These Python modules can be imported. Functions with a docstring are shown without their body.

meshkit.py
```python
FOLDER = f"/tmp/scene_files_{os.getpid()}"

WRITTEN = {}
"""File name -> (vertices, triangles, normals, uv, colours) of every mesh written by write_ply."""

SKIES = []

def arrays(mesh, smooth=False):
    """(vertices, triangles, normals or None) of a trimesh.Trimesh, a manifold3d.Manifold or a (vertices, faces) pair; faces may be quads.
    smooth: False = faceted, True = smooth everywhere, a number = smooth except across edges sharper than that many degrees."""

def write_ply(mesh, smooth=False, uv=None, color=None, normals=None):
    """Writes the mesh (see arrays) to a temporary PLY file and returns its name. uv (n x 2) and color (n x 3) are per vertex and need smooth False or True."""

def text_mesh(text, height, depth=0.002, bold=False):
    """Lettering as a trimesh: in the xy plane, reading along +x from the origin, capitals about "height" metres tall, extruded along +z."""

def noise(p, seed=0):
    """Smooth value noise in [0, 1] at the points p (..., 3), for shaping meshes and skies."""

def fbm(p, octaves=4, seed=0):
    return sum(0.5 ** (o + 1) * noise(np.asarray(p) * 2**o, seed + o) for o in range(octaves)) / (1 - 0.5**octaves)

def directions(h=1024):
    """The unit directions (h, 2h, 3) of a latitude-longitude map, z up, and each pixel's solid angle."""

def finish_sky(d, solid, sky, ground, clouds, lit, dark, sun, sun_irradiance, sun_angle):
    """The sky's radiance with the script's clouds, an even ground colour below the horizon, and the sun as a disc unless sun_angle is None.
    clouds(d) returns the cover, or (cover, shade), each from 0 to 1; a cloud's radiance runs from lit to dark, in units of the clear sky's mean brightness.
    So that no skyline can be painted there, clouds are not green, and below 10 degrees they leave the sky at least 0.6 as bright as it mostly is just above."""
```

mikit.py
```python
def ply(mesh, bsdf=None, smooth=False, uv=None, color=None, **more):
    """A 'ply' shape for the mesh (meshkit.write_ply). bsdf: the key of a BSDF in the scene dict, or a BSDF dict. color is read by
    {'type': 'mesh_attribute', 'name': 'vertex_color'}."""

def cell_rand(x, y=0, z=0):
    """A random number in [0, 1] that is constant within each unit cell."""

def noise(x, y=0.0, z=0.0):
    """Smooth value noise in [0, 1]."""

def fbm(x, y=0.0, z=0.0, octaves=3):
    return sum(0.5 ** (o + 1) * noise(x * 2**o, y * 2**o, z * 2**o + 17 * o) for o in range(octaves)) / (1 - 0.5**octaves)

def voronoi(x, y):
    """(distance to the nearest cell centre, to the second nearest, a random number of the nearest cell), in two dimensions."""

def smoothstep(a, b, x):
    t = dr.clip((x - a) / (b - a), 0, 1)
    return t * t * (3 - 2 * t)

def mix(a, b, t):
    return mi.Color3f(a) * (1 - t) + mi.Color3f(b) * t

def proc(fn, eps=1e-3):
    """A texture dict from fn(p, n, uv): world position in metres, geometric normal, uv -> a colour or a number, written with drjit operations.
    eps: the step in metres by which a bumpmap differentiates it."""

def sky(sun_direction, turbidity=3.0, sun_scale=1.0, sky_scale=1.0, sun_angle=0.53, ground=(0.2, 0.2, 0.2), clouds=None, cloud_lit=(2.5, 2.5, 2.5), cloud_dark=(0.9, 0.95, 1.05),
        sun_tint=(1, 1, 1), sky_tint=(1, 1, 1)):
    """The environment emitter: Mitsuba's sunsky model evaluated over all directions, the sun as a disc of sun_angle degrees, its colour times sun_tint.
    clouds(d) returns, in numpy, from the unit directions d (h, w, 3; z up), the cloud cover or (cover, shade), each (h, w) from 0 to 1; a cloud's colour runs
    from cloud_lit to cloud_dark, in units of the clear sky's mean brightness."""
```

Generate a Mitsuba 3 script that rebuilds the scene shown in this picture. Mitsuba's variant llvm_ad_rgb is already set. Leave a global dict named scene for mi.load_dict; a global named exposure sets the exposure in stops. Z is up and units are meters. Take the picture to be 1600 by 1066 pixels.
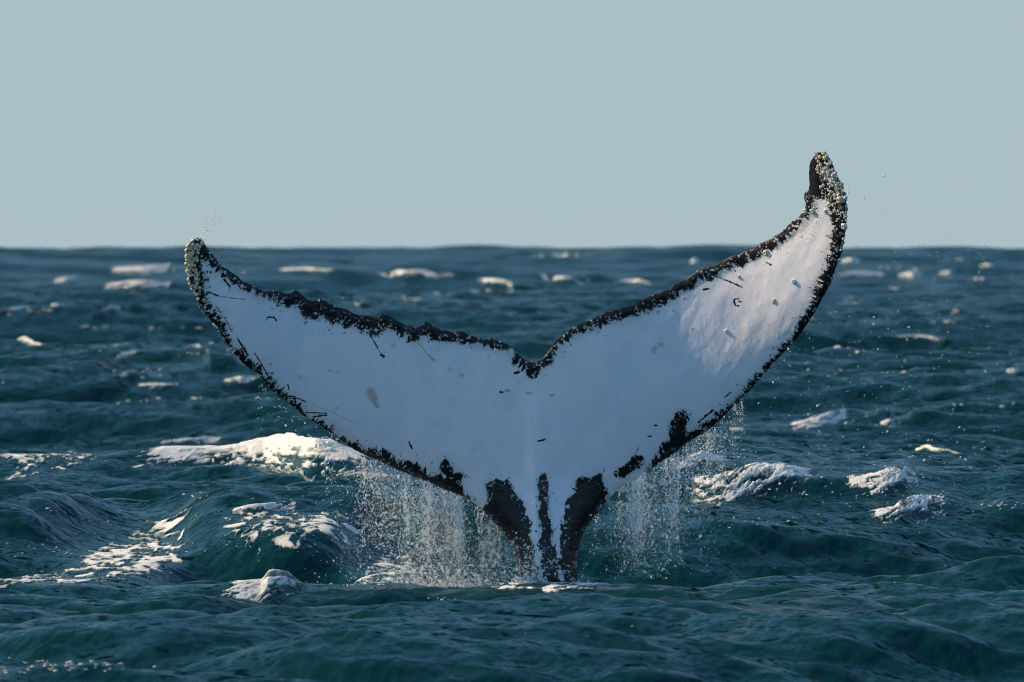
import math
import numpy as np, trimesh, mitsuba as mi, drjit as dr
import shapely
from scipy.ndimage import map_coordinates
from scipy.interpolate import PchipInterpolator as pchip
from scipy.spatial import Delaunay, cKDTree
import mikit, meshkit
from mikit import proc, noise, fbm, smoothstep, mix

T = mi.ScalarTransform4f
scene, labels = {}, {}

# ------------------------------------------------------------------ camera, sky, exposure
EYE = np.array([0.0, -38.5, 2.32])          # a boat's deck, 38.5 m from the whale
F = 8890.0                                  # focal length in units of 1/1600 of the picture's width
PITCH = math.atan(145.0 / F)
fwd = np.array([0.0, math.cos(PITCH), -math.sin(PITCH)])
scene['camera'] = {'type': 'thinlens', 'fov': math.degrees(2 * math.atan(800 / F)), 'fov_axis': 'x',
                   'aperture_radius': 0.020, 'focus_distance': 38.4, 'near_clip': 0.5, 'far_clip': 20000.0,
                   'to_world': T().look_at(origin=EYE.tolist(), target=(EYE + 10 * fwd).tolist(), up=[0, 0, 1])}


def veil(d):
    """An even marine haze: thick near the horizon all the way round, thinning overhead."""
    el = np.degrees(np.arcsin(np.clip(d[..., 2], -1, 1)))
    return 0.93 - 0.86 * np.clip((el - 5) / 12, 0, 1) ** 0.8


SUN = (-0.79, 0.13, 0.59)
scene['sky'] = mikit.sky(SUN, turbidity=3.0, ground=(0.38, 0.55, 0.65), sun_scale=0.93, sun_angle=2.0, sun_tint=(1.0, 0.93, 0.82), sky_tint=(0.60, 0.91, 0.99), clouds=veil, cloud_lit=(1.19, 1.47, 1.57), cloud_dark=(1.19, 1.47, 1.57))
exposure = 1.95

rng = np.random.default_rng(7)


def ray(px, py):
    """Unit direction of a pixel of the photograph (1600 wide): used to find where on the sea or the whale's plane a thing stands."""
    cx, cz = (np.asarray(px, float) - 800) / F, -(np.asarray(py, float) - 533) / F
    return np.stack([cx, math.cos(PITCH) + cz * math.sin(PITCH), -math.sin(PITCH) + cz * math.cos(PITCH)], -1)


def at_y(px, py, Y=0.0):
    d = ray(px, py)
    return EYE + d * ((np.asarray(Y) - EYE[1]) / d[..., 1])[..., None]


def sm(a, b, x):
    t = np.clip((np.asarray(x, float) - a) / (b - a), 0, 1)
    return t * t * (3 - 2 * t)


def n2(x, y, s=0, o=4):
    return meshkit.fbm(np.stack([x, y, np.zeros_like(x) + 0.37], -1), o, s)


# ------------------------------------------------------------------ sea surface: three bands of wind waves
WIND = math.radians(-82)                    # waves run towards the boat and a little to the right


def tile(L, N, lmin, lmax, slope, spread, chop, seed):
    r = np.random.default_rng(seed)
    k1 = 2 * np.pi * np.fft.fftfreq(N, L / N)
    kx, ky = np.meshgrid(k1, k1, indexing='ij')
    k = np.hypot(kx, ky)
    k[0, 0] = 1
    th = np.arctan2(ky, kx) - WIND
    lam = 2 * np.pi / k
    band = (sm(lmin * 0.85, lmin * 1.15, lam)) * (1 - sm(lmax * 0.85, lmax * 1.15, lam))
    amp = k ** -2.0 * np.abs(np.cos(th / 2)) ** spread * band
    amp[0, 0] = 0
    h = amp * (r.normal(size=(N, N)) + 1j * r.normal(size=(N, N)))
    f = lambda a: np.real(np.fft.ifft2(a))
    H, Dx, Dy = f(h), f(1j * kx / k * h), f(1j * ky / k * h)
    s = slope / np.sqrt((f(1j * kx * h) ** 2 + f(1j * ky * h) ** 2).mean())
    return dict(L=L, N=N, g=[(H * s).astype(np.float32), (Dx * s * chop).astype(np.float32), (Dy * s * chop).astype(np.float32)], lmax=lmax, lmin=lmin)


TILES = [tile(431.0, 1024, 9, 60, 0.095, 12, 0.9, 11), tile(83.0, 1024, 1.6, 9, 0.130, 12, 1.0, 23), tile(17.3, 1024, 0.11, 1.6, 0.33, 8, 0.75, 5)]
ROT = [0.0, 0.12, -0.2]
OFF = [(314.6582308806298, 238.99583442658894), (30.23069154844047, 43.98946178362664), (0.0673982320769444, 2.221910165495885)]


def samp(t, g, x, y):
    c = np.stack([x / t['L'] * t['N'], y / t['L'] * t['N']])
    return map_coordinates(g, c, order=1, mode='grid-wrap')


RIDGES = []                                 # (x nodes, y nodes, heights): breaking crests, added to the swell


CALM = []                                   # rafts of foam damp the waves under them


def add_crests(x, y, z):
    """The breaking waves: each calms the small waves round it and adds its own steep face and gentle back."""
    z = np.array(z, float)
    for cx, cy, rx, ry, z0 in CALM:
        q = 0.90 * np.exp(-(((x - cx) / rx) ** 2 + ((y - cy) / ry) ** 2) ** 2)
        z = z * (1 - q) + z0 * q
    for xs, ys, hs, w, z0 in RIDGES:
        m = (x > xs[0]) & (x < xs[-1]) & (np.abs(y - np.interp(x, xs, ys)) < 4.5 * w)
        if not m.any():
            continue
        h, t = pchip(xs, hs)(x[m]), (y[m] - pchip(xs, ys)(x[m])) / w
        quiet = 0.75 * np.exp(-(t / 1.8) ** 2) * sm(0, 0.5, h / hs.max())
        z[m] = z[m] * (1 - quiet) + z0 * quiet + h * np.where(t < 0, np.exp(-(t / 0.75) ** 2), np.exp(-(t / 1.7) ** 2))
    return z


SWELL = [(2 * math.pi / L, WIND + a, p, c) for L, a, p, c in ((118, 0.10, 0.7, 0.8), (91, -0.32, 2.1, 0.8), (74, 0.36, 4.0, 0.7), (59, -0.08, 5.2, 0.6), (47, 0.5, 1.3, 0.45), (38, -0.5, 3.3, 0.35))]


def swell(x, y):
    """The heavier swell further out, which makes the horizon uneven."""
    z = sum(c * np.sin(k * (x * math.cos(a) + y * math.sin(a)) + p) for k, a, p, c in SWELL)
    return 0.80 * z * sm(200, 650, np.hypot(x, y + 38.5))


def sea(x, y, spacing=0.05, ridges=True):
    x, y = np.asarray(x, np.float32), np.asarray(y, np.float32)
    z = np.zeros(x.shape, np.float32)
    spacing = np.broadcast_to(np.asarray(spacing, np.float32), x.shape)
    ws = []
    for t in TILES:
        mid = math.sqrt(t['lmin'] * t['lmax'])
        ws.append(1 - sm(mid * 0.6, mid * 2.4, spacing))
    dx, dy = np.zeros_like(x), np.zeros_like(x)
    for it in range(3):
        ax, ay = np.zeros_like(x), np.zeros_like(x)
        zz = np.zeros_like(x)
        for t, w, a, o in zip(TILES, ws, ROT, OFF):
            c, s = math.cos(a), math.sin(a)
            qx, qy = x - dx, y - dy
            u, v = qx * c + qy * s + o[0], -qx * s + qy * c + o[1]
            if it < 2:
                gx, gy = samp(t, t['g'][1], u, v) * w, samp(t, t['g'][2], u, v) * w
                ax += gx * c - gy * s
                ay += gx * s + gy * c
            else:
                zz += samp(t, t['g'][0], u, v) * w
        if it < 2:
            dx, dy = -ax, -ay
    z = zz
    # the swell is lower right round the tail so that it meets the water where the photograph shows
    z = z - 0.07 * np.exp(-((x / 5.0) ** 2 + ((y + 1.5) / 2.5) ** 2))
    z = z + swell(x, y)
    if ridges:
        z = add_crests(x, y, z)
    return z


def row_step(r):
    return np.where(r < 45, 0.065, 0.065 * (np.maximum(r, 45) / 45) ** 1.38)


def hit(px, py, ridges=True):
    """Where the ray of a pixel first meets the sea."""
    d = ray(px, py)
    flat = EYE[2] / max(-d[2] / d[1], 6e-4)     # where it would meet a flat sea
    r = np.geomspace(max(20, 0.35 * flat), min(1.6 * flat, 6000), 2200)
    P = EYE + d * (r / d[1])[:, None]
    below = P[:, 2] < sea(P[:, 0], P[:, 1], row_step(r), ridges)
    i = int(np.argmax(below)) if below.any() else len(r) - 1
    return P[i]

# ------------------------------------------------------------------ materials
def water_bump(p, n, uv):
    a = fbm(p.x * 2.2 + 0.6 * p.y, p.y * 1.5, 3.1, 4)
    b = fbm(p.x * 12.0 + 2 * p.y, p.y * 9.0, 7.7, 2)
    c = fbm(p.x * 30.0 - 5 * p.y, p.y * 22.0, 2.7, 2)
    return 0.070 * a + 0.034 * b + 0.010 * c + 0.32 * fbm(p.x * 0.42 + 0.05 * p.y, p.y * 0.36, 5.3, 4)


M = {}


def foam_colour(p, n, uv):
    """Thin foam lets the water through; thick foam is cream white. uv.x: thickness."""
    t = uv.x + 0.55 * (fbm(p.x * 15 + 3 * fbm(p.x * 4, p.y * 2, p.z * 6, 2), p.y * 6, p.z * 30, 4) - 0.5)
    return mix((0.07, 0.13, 0.13), (0.68, 0.67, 0.63), smoothstep(-0.02, 0.45, t))


def mat(name, d):
    scene[name] = d
    M[name] = name


mat('water_material', {'type': 'bumpmap', 'arbitrary': proc(water_bump, 0.01), 'scale': 1.0,
                       'bsdf': {'type': 'roughplastic', 'distribution': 'beckmann', 'alpha': 0.07, 'int_ior': 1.33, 'nonlinear': False, 'specular_reflectance': {'type': 'rgb', 'value': (0.68, 0.70, 0.70)},
                                'diffuse_reflectance': proc(lambda p, n, uv: mix((0.0008, 0.0195, 0.0240), (0.0014, 0.032, 0.0355), fbm(p.x * 0.12, p.y * 0.06, 1.0, 3)))}})
mat('foam_material', {'type': 'twosided', 'bsdf': {'type': 'principled', 'roughness': 0.7, 'specular': 0.3,
                      'base_color': proc(foam_colour)}})
mat('droplet_material', {'type': 'principledthin', 'base_color': {'type': 'rgb', 'value': (0.92, 0.94, 0.95)}, 'roughness': 0.25, 'diff_trans': 1.0, 'eta': 1.33})
mat('barnacle_material', {'type': 'principled', 'roughness': 0.55, 'specular': 0.5,
                          'base_color': proc(lambda p, n, uv: mix((0.50, 0.36, 0.22), (0.92, 0.79, 0.58), fbm(p.x * 60, p.y * 60, p.z * 60, 2)))})
mat('barnacle_pale', {'type': 'principled', 'roughness': 0.5, 'specular': 0.5,
                      'base_color': proc(lambda p, n, uv: mix((0.42, 0.42, 0.40), (0.78, 0.75, 0.70), fbm(p.x * 70, p.y * 70, p.z * 70, 2)))})
mat('barnacle_dark', {'type': 'principled', 'roughness': 0.45, 'specular': 0.5,
                      'base_color': proc(lambda p, n, uv: mix((0.04, 0.055, 0.06), (0.20, 0.23, 0.23), fbm(p.x * 60, p.y * 60, p.z * 60, 2)))})

# ------------------------------------------------------------------ the whale's tail: outline, traced in 1/1600 of the picture's width, put at its true size 38.5 m away
LEAD_L = [(313, 374), (309, 371.5), (303, 375), (296, 380.5), (291.5, 393), (290.5, 410), (293, 426), (297, 443), (306, 459), (312, 479), (320, 490), (330, 502), (342, 518), (355, 539), (367, 553),
          (380, 567.5), (391, 577), (403, 583.5), (415, 601), (432, 615), (449, 629), (463, 639), (472, 648), (484, 655), (496, 663), (509, 671.5), (525, 682.5), (546, 698), (566, 709),
          (587, 718), (608, 727.5), (628, 737.5), (650, 746), (671, 754), (694, 764.5), (720, 775), (743, 788), (755, 797), (767, 810), (781, 826), (795, 843), (803, 858), (807, 875), (808, 891), (809, 918)]
LEAD_R = [(901, 918), (902, 891), (903, 868), (906, 849), (913, 831), (922, 816), (936, 799), (949, 783), (963, 768), (984, 752.5), (1004, 740), (1019, 731.5), (1037, 719.5), (1058, 705), (1079, 689),
          (1099, 677), (1118, 662.5), (1136, 645), (1149, 631), (1163, 618), (1178, 603.5), (1192, 587), (1208, 568), (1222, 553), (1233, 542), (1244, 531), (1254, 517), (1266, 499.5), (1277, 482),
          (1287, 463), (1295, 449), (1302, 431), (1306.5, 417), (1313, 400), (1318, 379), (1321, 360), (1323, 342), (1323, 322), (1320, 305), (1315, 288), (1308, 273), (1300, 256), (1294, 243), (1290, 238)]
TRAIL = [(1279, 238), (1271, 246), (1265, 257), (1263.5, 277), (1264, 296), (1257, 307), (1256, 319), (1249, 334), (1236, 346), (1225, 360), (1207, 371), (1190, 379.5), (1170, 389), (1153, 397.5), (1136, 403.5), (1118, 413),
         (1093, 423), (1074, 434), (1058, 442), (1045, 451), (1021, 460.5), (1000, 469), (979, 479), (968, 483), (948, 487), (936, 494), (918, 501.5), (897, 511), (881, 522), (866, 534), (856, 550),
         (845, 562), (832, 567), (820, 562), (809, 553), (796, 540), (781, 533.5), (771, 531), (767, 526.5), (762, 531), (751, 530), (736, 524), (726, 518), (713, 519.5), (692, 514), (675, 508), (663, 503), (657, 506), (647, 510.5), (630, 507),
         (617, 499.5), (605, 493), (597, 491.5), (588, 497), (571, 494), (556, 491), (538, 482), (522, 477), (510, 472), (503, 468), (487, 470), (472, 462), (466, 455), (459, 454), (452, 459), (433, 455), (413, 454.5), (396, 446), (382, 441),
         (371, 431), (357, 422), (342, 411), (330, 396), (320, 382)]
SC = 38.5 / F                               # metres per 1/1600 at the whale


def dense(pts, step, closed=False, smooth=True):
    p = np.array(pts + pts[:1] if closed else pts, float)
    s = np.concatenate([[0], np.cumsum(np.hypot(*np.diff(p, axis=0).T))])
    n = max(2, int(s[-1] / step))
    u = np.linspace(0, s[-1], n + (0 if not closed else 0))
    if smooth:
        from scipy.interpolate import PchipInterpolator
        return np.stack([PchipInterpolator(s, p[:, k])(u) for k in (0, 1)], -1)
    return np.stack([np.interp(u, s, p[:, k]) for k in (0, 1)], -1)


DEEP = 1075                                 # the tail stock goes on below the water
lead_l = np.vstack([dense(LEAD_L, 1.3), dense([(809, 918), (800, 990), (780, DEEP)], 6)[1:]])
lead_r = np.vstack([dense([(940, DEEP), (914, 990), (901, 918)], 6)[:-1], dense(LEAD_R, 1.3)])
trail = dense(TRAIL, 1.3)
# the trailing edge is knobbly and nicked
nrm = np.gradient(trail, axis=0)
nrm = np.stack([nrm[:, 1], -nrm[:, 0]], -1) / (np.linalg.norm(nrm, axis=1, keepdims=True) + 1e-9)
q = np.arange(len(trail)) * 1.3
kn = (n2(q / 9, q * 0, 3, 3) - 0.5) * 4.6 + np.maximum(0, n2(q / 22, q * 0, 8, 2) - 0.58) * 22
trail = trail + nrm * (kn * sm(0, 30, np.minimum(q, q[-1] - q)) * (0.35 + 0.65 * sm(30, 90, np.hypot(trail[:, 0] - 832, trail[:, 1] - 566))))[:, None]
for lead in (lead_l, lead_r):
    qq = np.arange(len(lead)) * 1.3
    lead += np.stack([n2(qq / 7, qq * 0, 5, 3) - 0.5, n2(qq / 7, qq * 0 + 9, 6, 3) - 0.5], -1) * 2.2
outline = np.vstack([lead_l, lead_r, trail])
poly = shapely.Polygon(outline).buffer(0)

# width of the black margin along the outline: (x, y, width in 1/1600)
MARGIN = [(291, 396, 36), (291, 410, 36), (293, 425, 34), (300, 450, 27), (312, 480, 16), (330, 502, 16), (355, 539, 13), (380, 567, 12), (403, 583, 12), (432, 615, 11), (463, 639, 11), (496, 663, 6), (525, 682, 9),
          (566, 709, 14), (608, 727, 19), (650, 746, 20), (690, 763, 25), (714, 772, 28), (722, 777, 6), (743, 788, 1), (795, 843, 3), (808, 891, 4), (809, 917, 4),
          (901, 917, 4), (906, 849, 4), (936, 799, 5), (963, 768, -6), (1004, 740, -8), (1019, 731, 2), (1037, 719, 16), (1058, 705, 22), (1079, 689, 20), (1099, 677, 15), (1118, 662, 12), (1149, 631, 8), (1192, 587, 7),
          (1222, 553, 8), (1244, 531, 14), (1266, 499, 15), (1287, 463, 16), (1302, 431, 18), (1313, 400, 21), (1320, 360, 25), (1322, 335, 27), (1322, 310, 36), (1308, 273, 60), (1290, 238, 80),
          (1279, 238, 80), (1263, 277, 60), (1264, 296, 30), (1256, 319, 15), (1236, 346, 16), (1207, 371, 19), (1170, 389, 19), (1136, 403, 20), (1093, 423, 21), (1058, 442, 21), (1021, 460, 19), (979, 479, 24), (936, 494, 19), (897, 511, 13),
          (866, 534, 9), (845, 562, 13), (832, 567, 19), (820, 562, 15), (796, 540, 9), (762, 529, 13), (726, 518, 17), (692, 514, 22), (660, 504, 28), (630, 507, 20), (597, 492, 26), (556, 491, 24), (522, 477, 28), (487, 470, 30), (459, 454, 26), (433, 455, 16),
          (413, 454, 12), (382, 441, 11), (357, 422, 11), (342, 411, 12), (330, 396, 16), (320, 382, 30), (309, 372, 36)]
mt = cKDTree(outline)
mi_ = mt.query(np.array([m[:2] for m in MARGIN], float))[1]
order = np.argsort(mi_)
mw = 0.86 * np.interp(np.arange(len(outline)), mi_[order], np.array([m[2] for m in MARGIN], float)[order], period=len(outline))

PATCHES = [[(757, 797), (766, 778), (760, 757), (775, 752), (792, 756), (803, 772), (815, 790), (823, 815), (829, 850), (836, 880), (843, 918), (800, 990), (790, 1070), (840, 1070), (790, 1070), (809, 918), (807, 880), (795, 843), (767, 810)],
           [(904, 752), (915, 748), (922, 745), (938, 742), (943, 760), (948, 776), (936, 799), (913, 831), (904, 850), (902, 918), (884, 918), (877, 885), (879, 850), (882, 815), (890, 785), (899, 768)],
           [(846, 746), (848, 744), (851, 760), (855, 800), (859, 840), (868, 880), (879, 918), (847, 918), (847, 880), (847, 840), (845, 790)],
           [(1036, 704), (1046, 686), (1051, 664), (1058, 647), (1068, 645), (1074, 656), (1068, 672), (1074, 680), (1088, 672), (1094, 676), (1070, 696), (1050, 708)],
           [(964, 740), (976, 731), (988, 722), (996, 713), (1001, 714), (999, 724), (986, 733), (970, 742)],
           [(690, 727), (697, 722), (706, 736), (722, 745), (716, 755), (700, 746)],
           [(823, 572), (832, 568), (842, 572), (839, 583), (832, 587), (825, 582)]]


def poly_sd(pts, P):
    """Signed distance to a polygon, negative inside."""
    b = dense(pts, 1.0, True, False)
    d = cKDTree(b).query(P)[0]
    return np.where(shapely.contains_xy(shapely.Polygon(pts).buffer(0), P[:, 0], P[:, 1]), -d, d)


# sample points: the outline, three rings close inside it (the rounded edge) and a hexagonal field
rings = [outline]
for d, st in ((0.7, 1.6), (1.8, 2.0), (3.4, 2.3)):
    g = poly.buffer(-d)
    for part in getattr(g, 'geoms', [g]):
        if part.area > 30:
            rings.append(dense([tuple(c) for c in part.exterior.coords[:-1]], st, True, False)[:-1])
x0, y0, x1, y1 = poly.bounds
gx, gy = np.meshgrid(np.arange(x0, x1, 2.9), np.arange(y0, y1, 2.5))
gx = gx + (np.arange(gx.shape[0]) % 2)[:, None] * 1.45
G = np.stack([gx.ravel(), gy.ravel()], -1)
G = G[shapely.contains_xy(poly.buffer(-5.0), G[:, 0], G[:, 1])]
G = G + rng.uniform(-0.3, 0.3, G.shape)
P2 = np.vstack(rings + [G])
nb = len(outline)
tri = Delaunay(P2).simplices
cen = P2[tri].mean(1)
tri = tri[shapely.contains_xy(poly.buffer(0.05), cen[:, 0], cen[:, 1])]
a, b, c = (P2[tri[:, k]] for k in range(3))
area = (b[:, 0] - a[:, 0]) * (c[:, 1] - a[:, 1]) - (b[:, 1] - a[:, 1]) * (c[:, 0] - a[:, 0])
tri = tri[np.abs(area) > 1e-6]
area = area[np.abs(area) > 1e-6]
tri[area > 0] = tri[area > 0][:, ::-1]       # counter-clockwise seen from the boat (picture y runs down)

lead_all = np.vstack([lead_l, lead_r])
dL, dT = cKDTree(lead_all).query(P2)[0] * SC, cKDTree(trail).query(P2)[0] * SC
dE, near = mt.query(P2)
dE[:nb] = 0
dL[:len(lead_all)] = 0
dE *= SC
u0 = (P2[:, 0] - 850) * SC
z0 = at_y(P2[:, 0], P2[:, 1])[:, 2]


def curl(u, z):
    """How far the flukes' middle surface bends towards the boat (negative) or away from it."""
    r, l = np.maximum(0, u - 0.55), np.maximum(0, -u - 0.75)
    tip = np.maximum(0, z - 1.55) * sm(1.2, 1.9, u)
    return -0.25 * r ** 2 - 0.13 * l ** 2 - 0.13 * (z - 0.8) * sm(0.2, 1.2, z) - 0.05 * np.maximum(0, r - 0.9) ** 2 - 0.08 * tip


C = np.maximum(dL + dT, 1e-4)
cc = np.clip(dL / C, 0, 1)
naca = 1.4845 * np.sqrt(cc) - 0.63 * cc - 1.758 * cc ** 2 + 1.4215 * cc ** 3 - 0.5075 * cc ** 4
h_fl = 0.17 * np.minimum(C, 1.1) * np.maximum(naca, 0)
h_fl = np.maximum(h_fl, 0.016 * np.sqrt(np.clip(dE / 0.03, 0, 1)))
e = np.clip(dE / 0.205, 0, 1)
h_st = 0.26 * np.sqrt(e * (2 - e))
wst = 1 - sm(0.10, 0.85, z0 + 0.12 * np.abs(u0))
hh = h_fl * (1 - wst) + h_st * wst
lump = (meshkit.fbm(np.stack([P2[:, 0] / 9, P2[:, 1] / 9, P2[:, 0] * 0], -1), 3, 4) - 0.5) * 0.008 * (1 - sm(0.05, 0.12, dE))
wr = meshkit.fbm(np.stack([(P2[:, 0] + 0.5 * P2[:, 1]) / 34, (P2[:, 1] - 0.5 * P2[:, 0]) / 75, P2[:, 0] * 0], -1), 4, 9) - 0.5
inside = np.ones(len(P2)); inside[:nb] = 0
keel = 0.06 * np.exp(-((u0 + 0.035 + 0.03 * z0) / 0.055) ** 2) * (1 - sm(0.7, 1.5, z0))
front = hh + inside * (lump + 0.012 * wr * sm(0.03, 0.2, dE) + keel)
back = hh + inside * lump
Y0 = curl(u0, z0)
W = at_y(P2[:, 0], P2[:, 1], Y0)
Vf = W.copy(); Vf[:, 1] -= front
Vb = W.copy(); Vb[:, 1] += back
fld = (dE / SC - mw[near]) * SC
for pts in PATCHES:
    fld = np.minimum(fld, poly_sd(pts, P2) * SC * 1.7 - 0.030)
uv = np.stack([fld, near * 1.3 * SC], -1)
nP = len(P2)
remap = np.arange(nP) + nP
remap[:nb] = np.arange(nb)                   # front and back share the outline
V = np.vstack([Vf, Vb])
faces = np.vstack([tri, remap[tri][:, ::-1]])
whale_mesh = trimesh.Trimesh(V, faces, process=False)
UV = np.vstack([uv, uv])


def seg(px0, py0, px1, py1, w, k):
    A, B = at_y(px0, py0, 0.0), at_y(px1, py1, 0.0)
    return (A[0], A[2], B[0], B[2], w * SC, k)


# scars and rake marks: thin lines and blotches on the skin (k: 0 black, 1 grey, 2 brown)
MARKS = [seg(578, 520, 592, 545, 1.2, 0), seg(592, 546, 600, 557, 1.0, 0), seg(597, 553, 600, 557, 2.6, 0), seg(654, 535, 668, 553, 1.2, 2), seg(668, 553, 680, 563, 1.3, 2), seg(675, 560, 679, 562, 2.0, 1),
         seg(421, 495, 431, 495, 1.3, 0), seg(431, 495, 435, 500, 1.4, 0), seg(421, 495, 420, 499, 1.0, 0), seg(402, 551, 421, 584, 1.0, 0), seg(418, 582, 426, 592, 2.0, 0), seg(330, 455, 350, 463, 1.3, 0), seg(350, 463, 385, 467, 0.7, 0),
         seg(356, 437, 364, 448, 2.0, 0), seg(372, 436, 380, 450, 1.6, 0), seg(478, 643, 512, 645, 1.2, 0), seg(464, 620, 480, 627, 1.2, 0), seg(492, 650, 512, 648, 1.6, 0), seg(452, 600, 454, 607, 1.2, 0), seg(426, 610, 446, 606, 1.5, 0), seg(436, 618, 462, 618, 1.4, 0),
         seg(490, 632, 520, 643, 0.6, 1), seg(520, 643, 556, 660, 0.7, 1), seg(343, 478, 362, 506, 0.9, 0), seg(362, 506, 366, 517, 0.9, 0), seg(376, 528, 390, 553, 1.8, 0),
         seg(1106, 428, 1138, 440, 1.2, 0), seg(1138, 440, 1157, 449, 1.6, 0), seg(1097, 452, 1105, 451, 1.6, 0), seg(1144, 468, 1146, 477, 1.6, 0), seg(1146, 477, 1152, 477, 1.2, 0), seg(1144, 468, 1151, 466, 1.2, 0), seg(1151, 470, 1156, 471, 1.4, 0),
         seg(840, 688, 852, 686, 1.6, 0), seg(782, 612, 786, 613, 2.2, 0), seg(791, 610, 796, 610, 2.6, 2), seg(823, 614, 829, 614, 2.6, 2), seg(861, 617, 864, 617, 2.4, 2), seg(805, 583, 810, 581, 2.6, 0),
         seg(1080, 514, 1082, 514, 2.6, 2), seg(1110, 543, 1112, 543, 2.6, 1), seg(580, 612, 585, 622, 8.0, 2), seg(585, 622, 590, 634, 4.0, 2), seg(470, 588, 472, 588, 3.6, 1), seg(614, 540, 616, 540, 4.0, 1), seg(702, 576, 704, 576, 4.0, 1), seg(721, 586, 723, 586, 4.2, 1),
         seg(1030, 538, 1034, 538, 4.0, 1), seg(1020, 548, 1022, 544, 5.0, 1), seg(1192, 410, 1200, 414, 1.2, 0), seg(1171, 400, 1173, 404, 4.0, 0), seg(1279, 425, 1281, 470, 1.1, 0), seg(1283, 398, 1284, 420, 1.0, 0), seg(1268, 463, 1274, 476, 1.2, 0), seg(1214, 545, 1218, 551, 1.3, 0), seg(1023, 664, 1025, 664, 2.0, 0), seg(1013, 681, 1015, 681, 2.2, 0),
         seg(1130, 620, 1140, 612, 1.4, 0), seg(1100, 650, 1112, 640, 2.0, 0), seg(1090, 660, 1100, 650, 1.6, 0), seg(640, 690, 644, 700, 2.0, 0), seg(526, 637, 528, 637, 3.0, 1), seg(516, 578, 518, 578, 2.4, 1), seg(527, 581, 529, 581, 2.4, 1)]


CRUSTS = [(*seg(304, 378, 294, 400, 8, 0)[:5], (0.60, 0.46, 0.29)), (*seg(294, 400, 297, 436, 7, 0)[:5], (0.60, 0.46, 0.29)), (*seg(297, 436, 306, 455, 4, 0)[:5], (0.55, 0.47, 0.34)),
          (*seg(1281, 246, 1289, 254, 6, 0)[:5], (0.50, 0.42, 0.30)), (*seg(1277, 270, 1287, 285, 6, 0)[:5], (0.66, 0.62, 0.58)), (*seg(1290, 272, 1303, 304, 7, 0)[:5], (0.50, 0.47, 0.41))]


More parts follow.
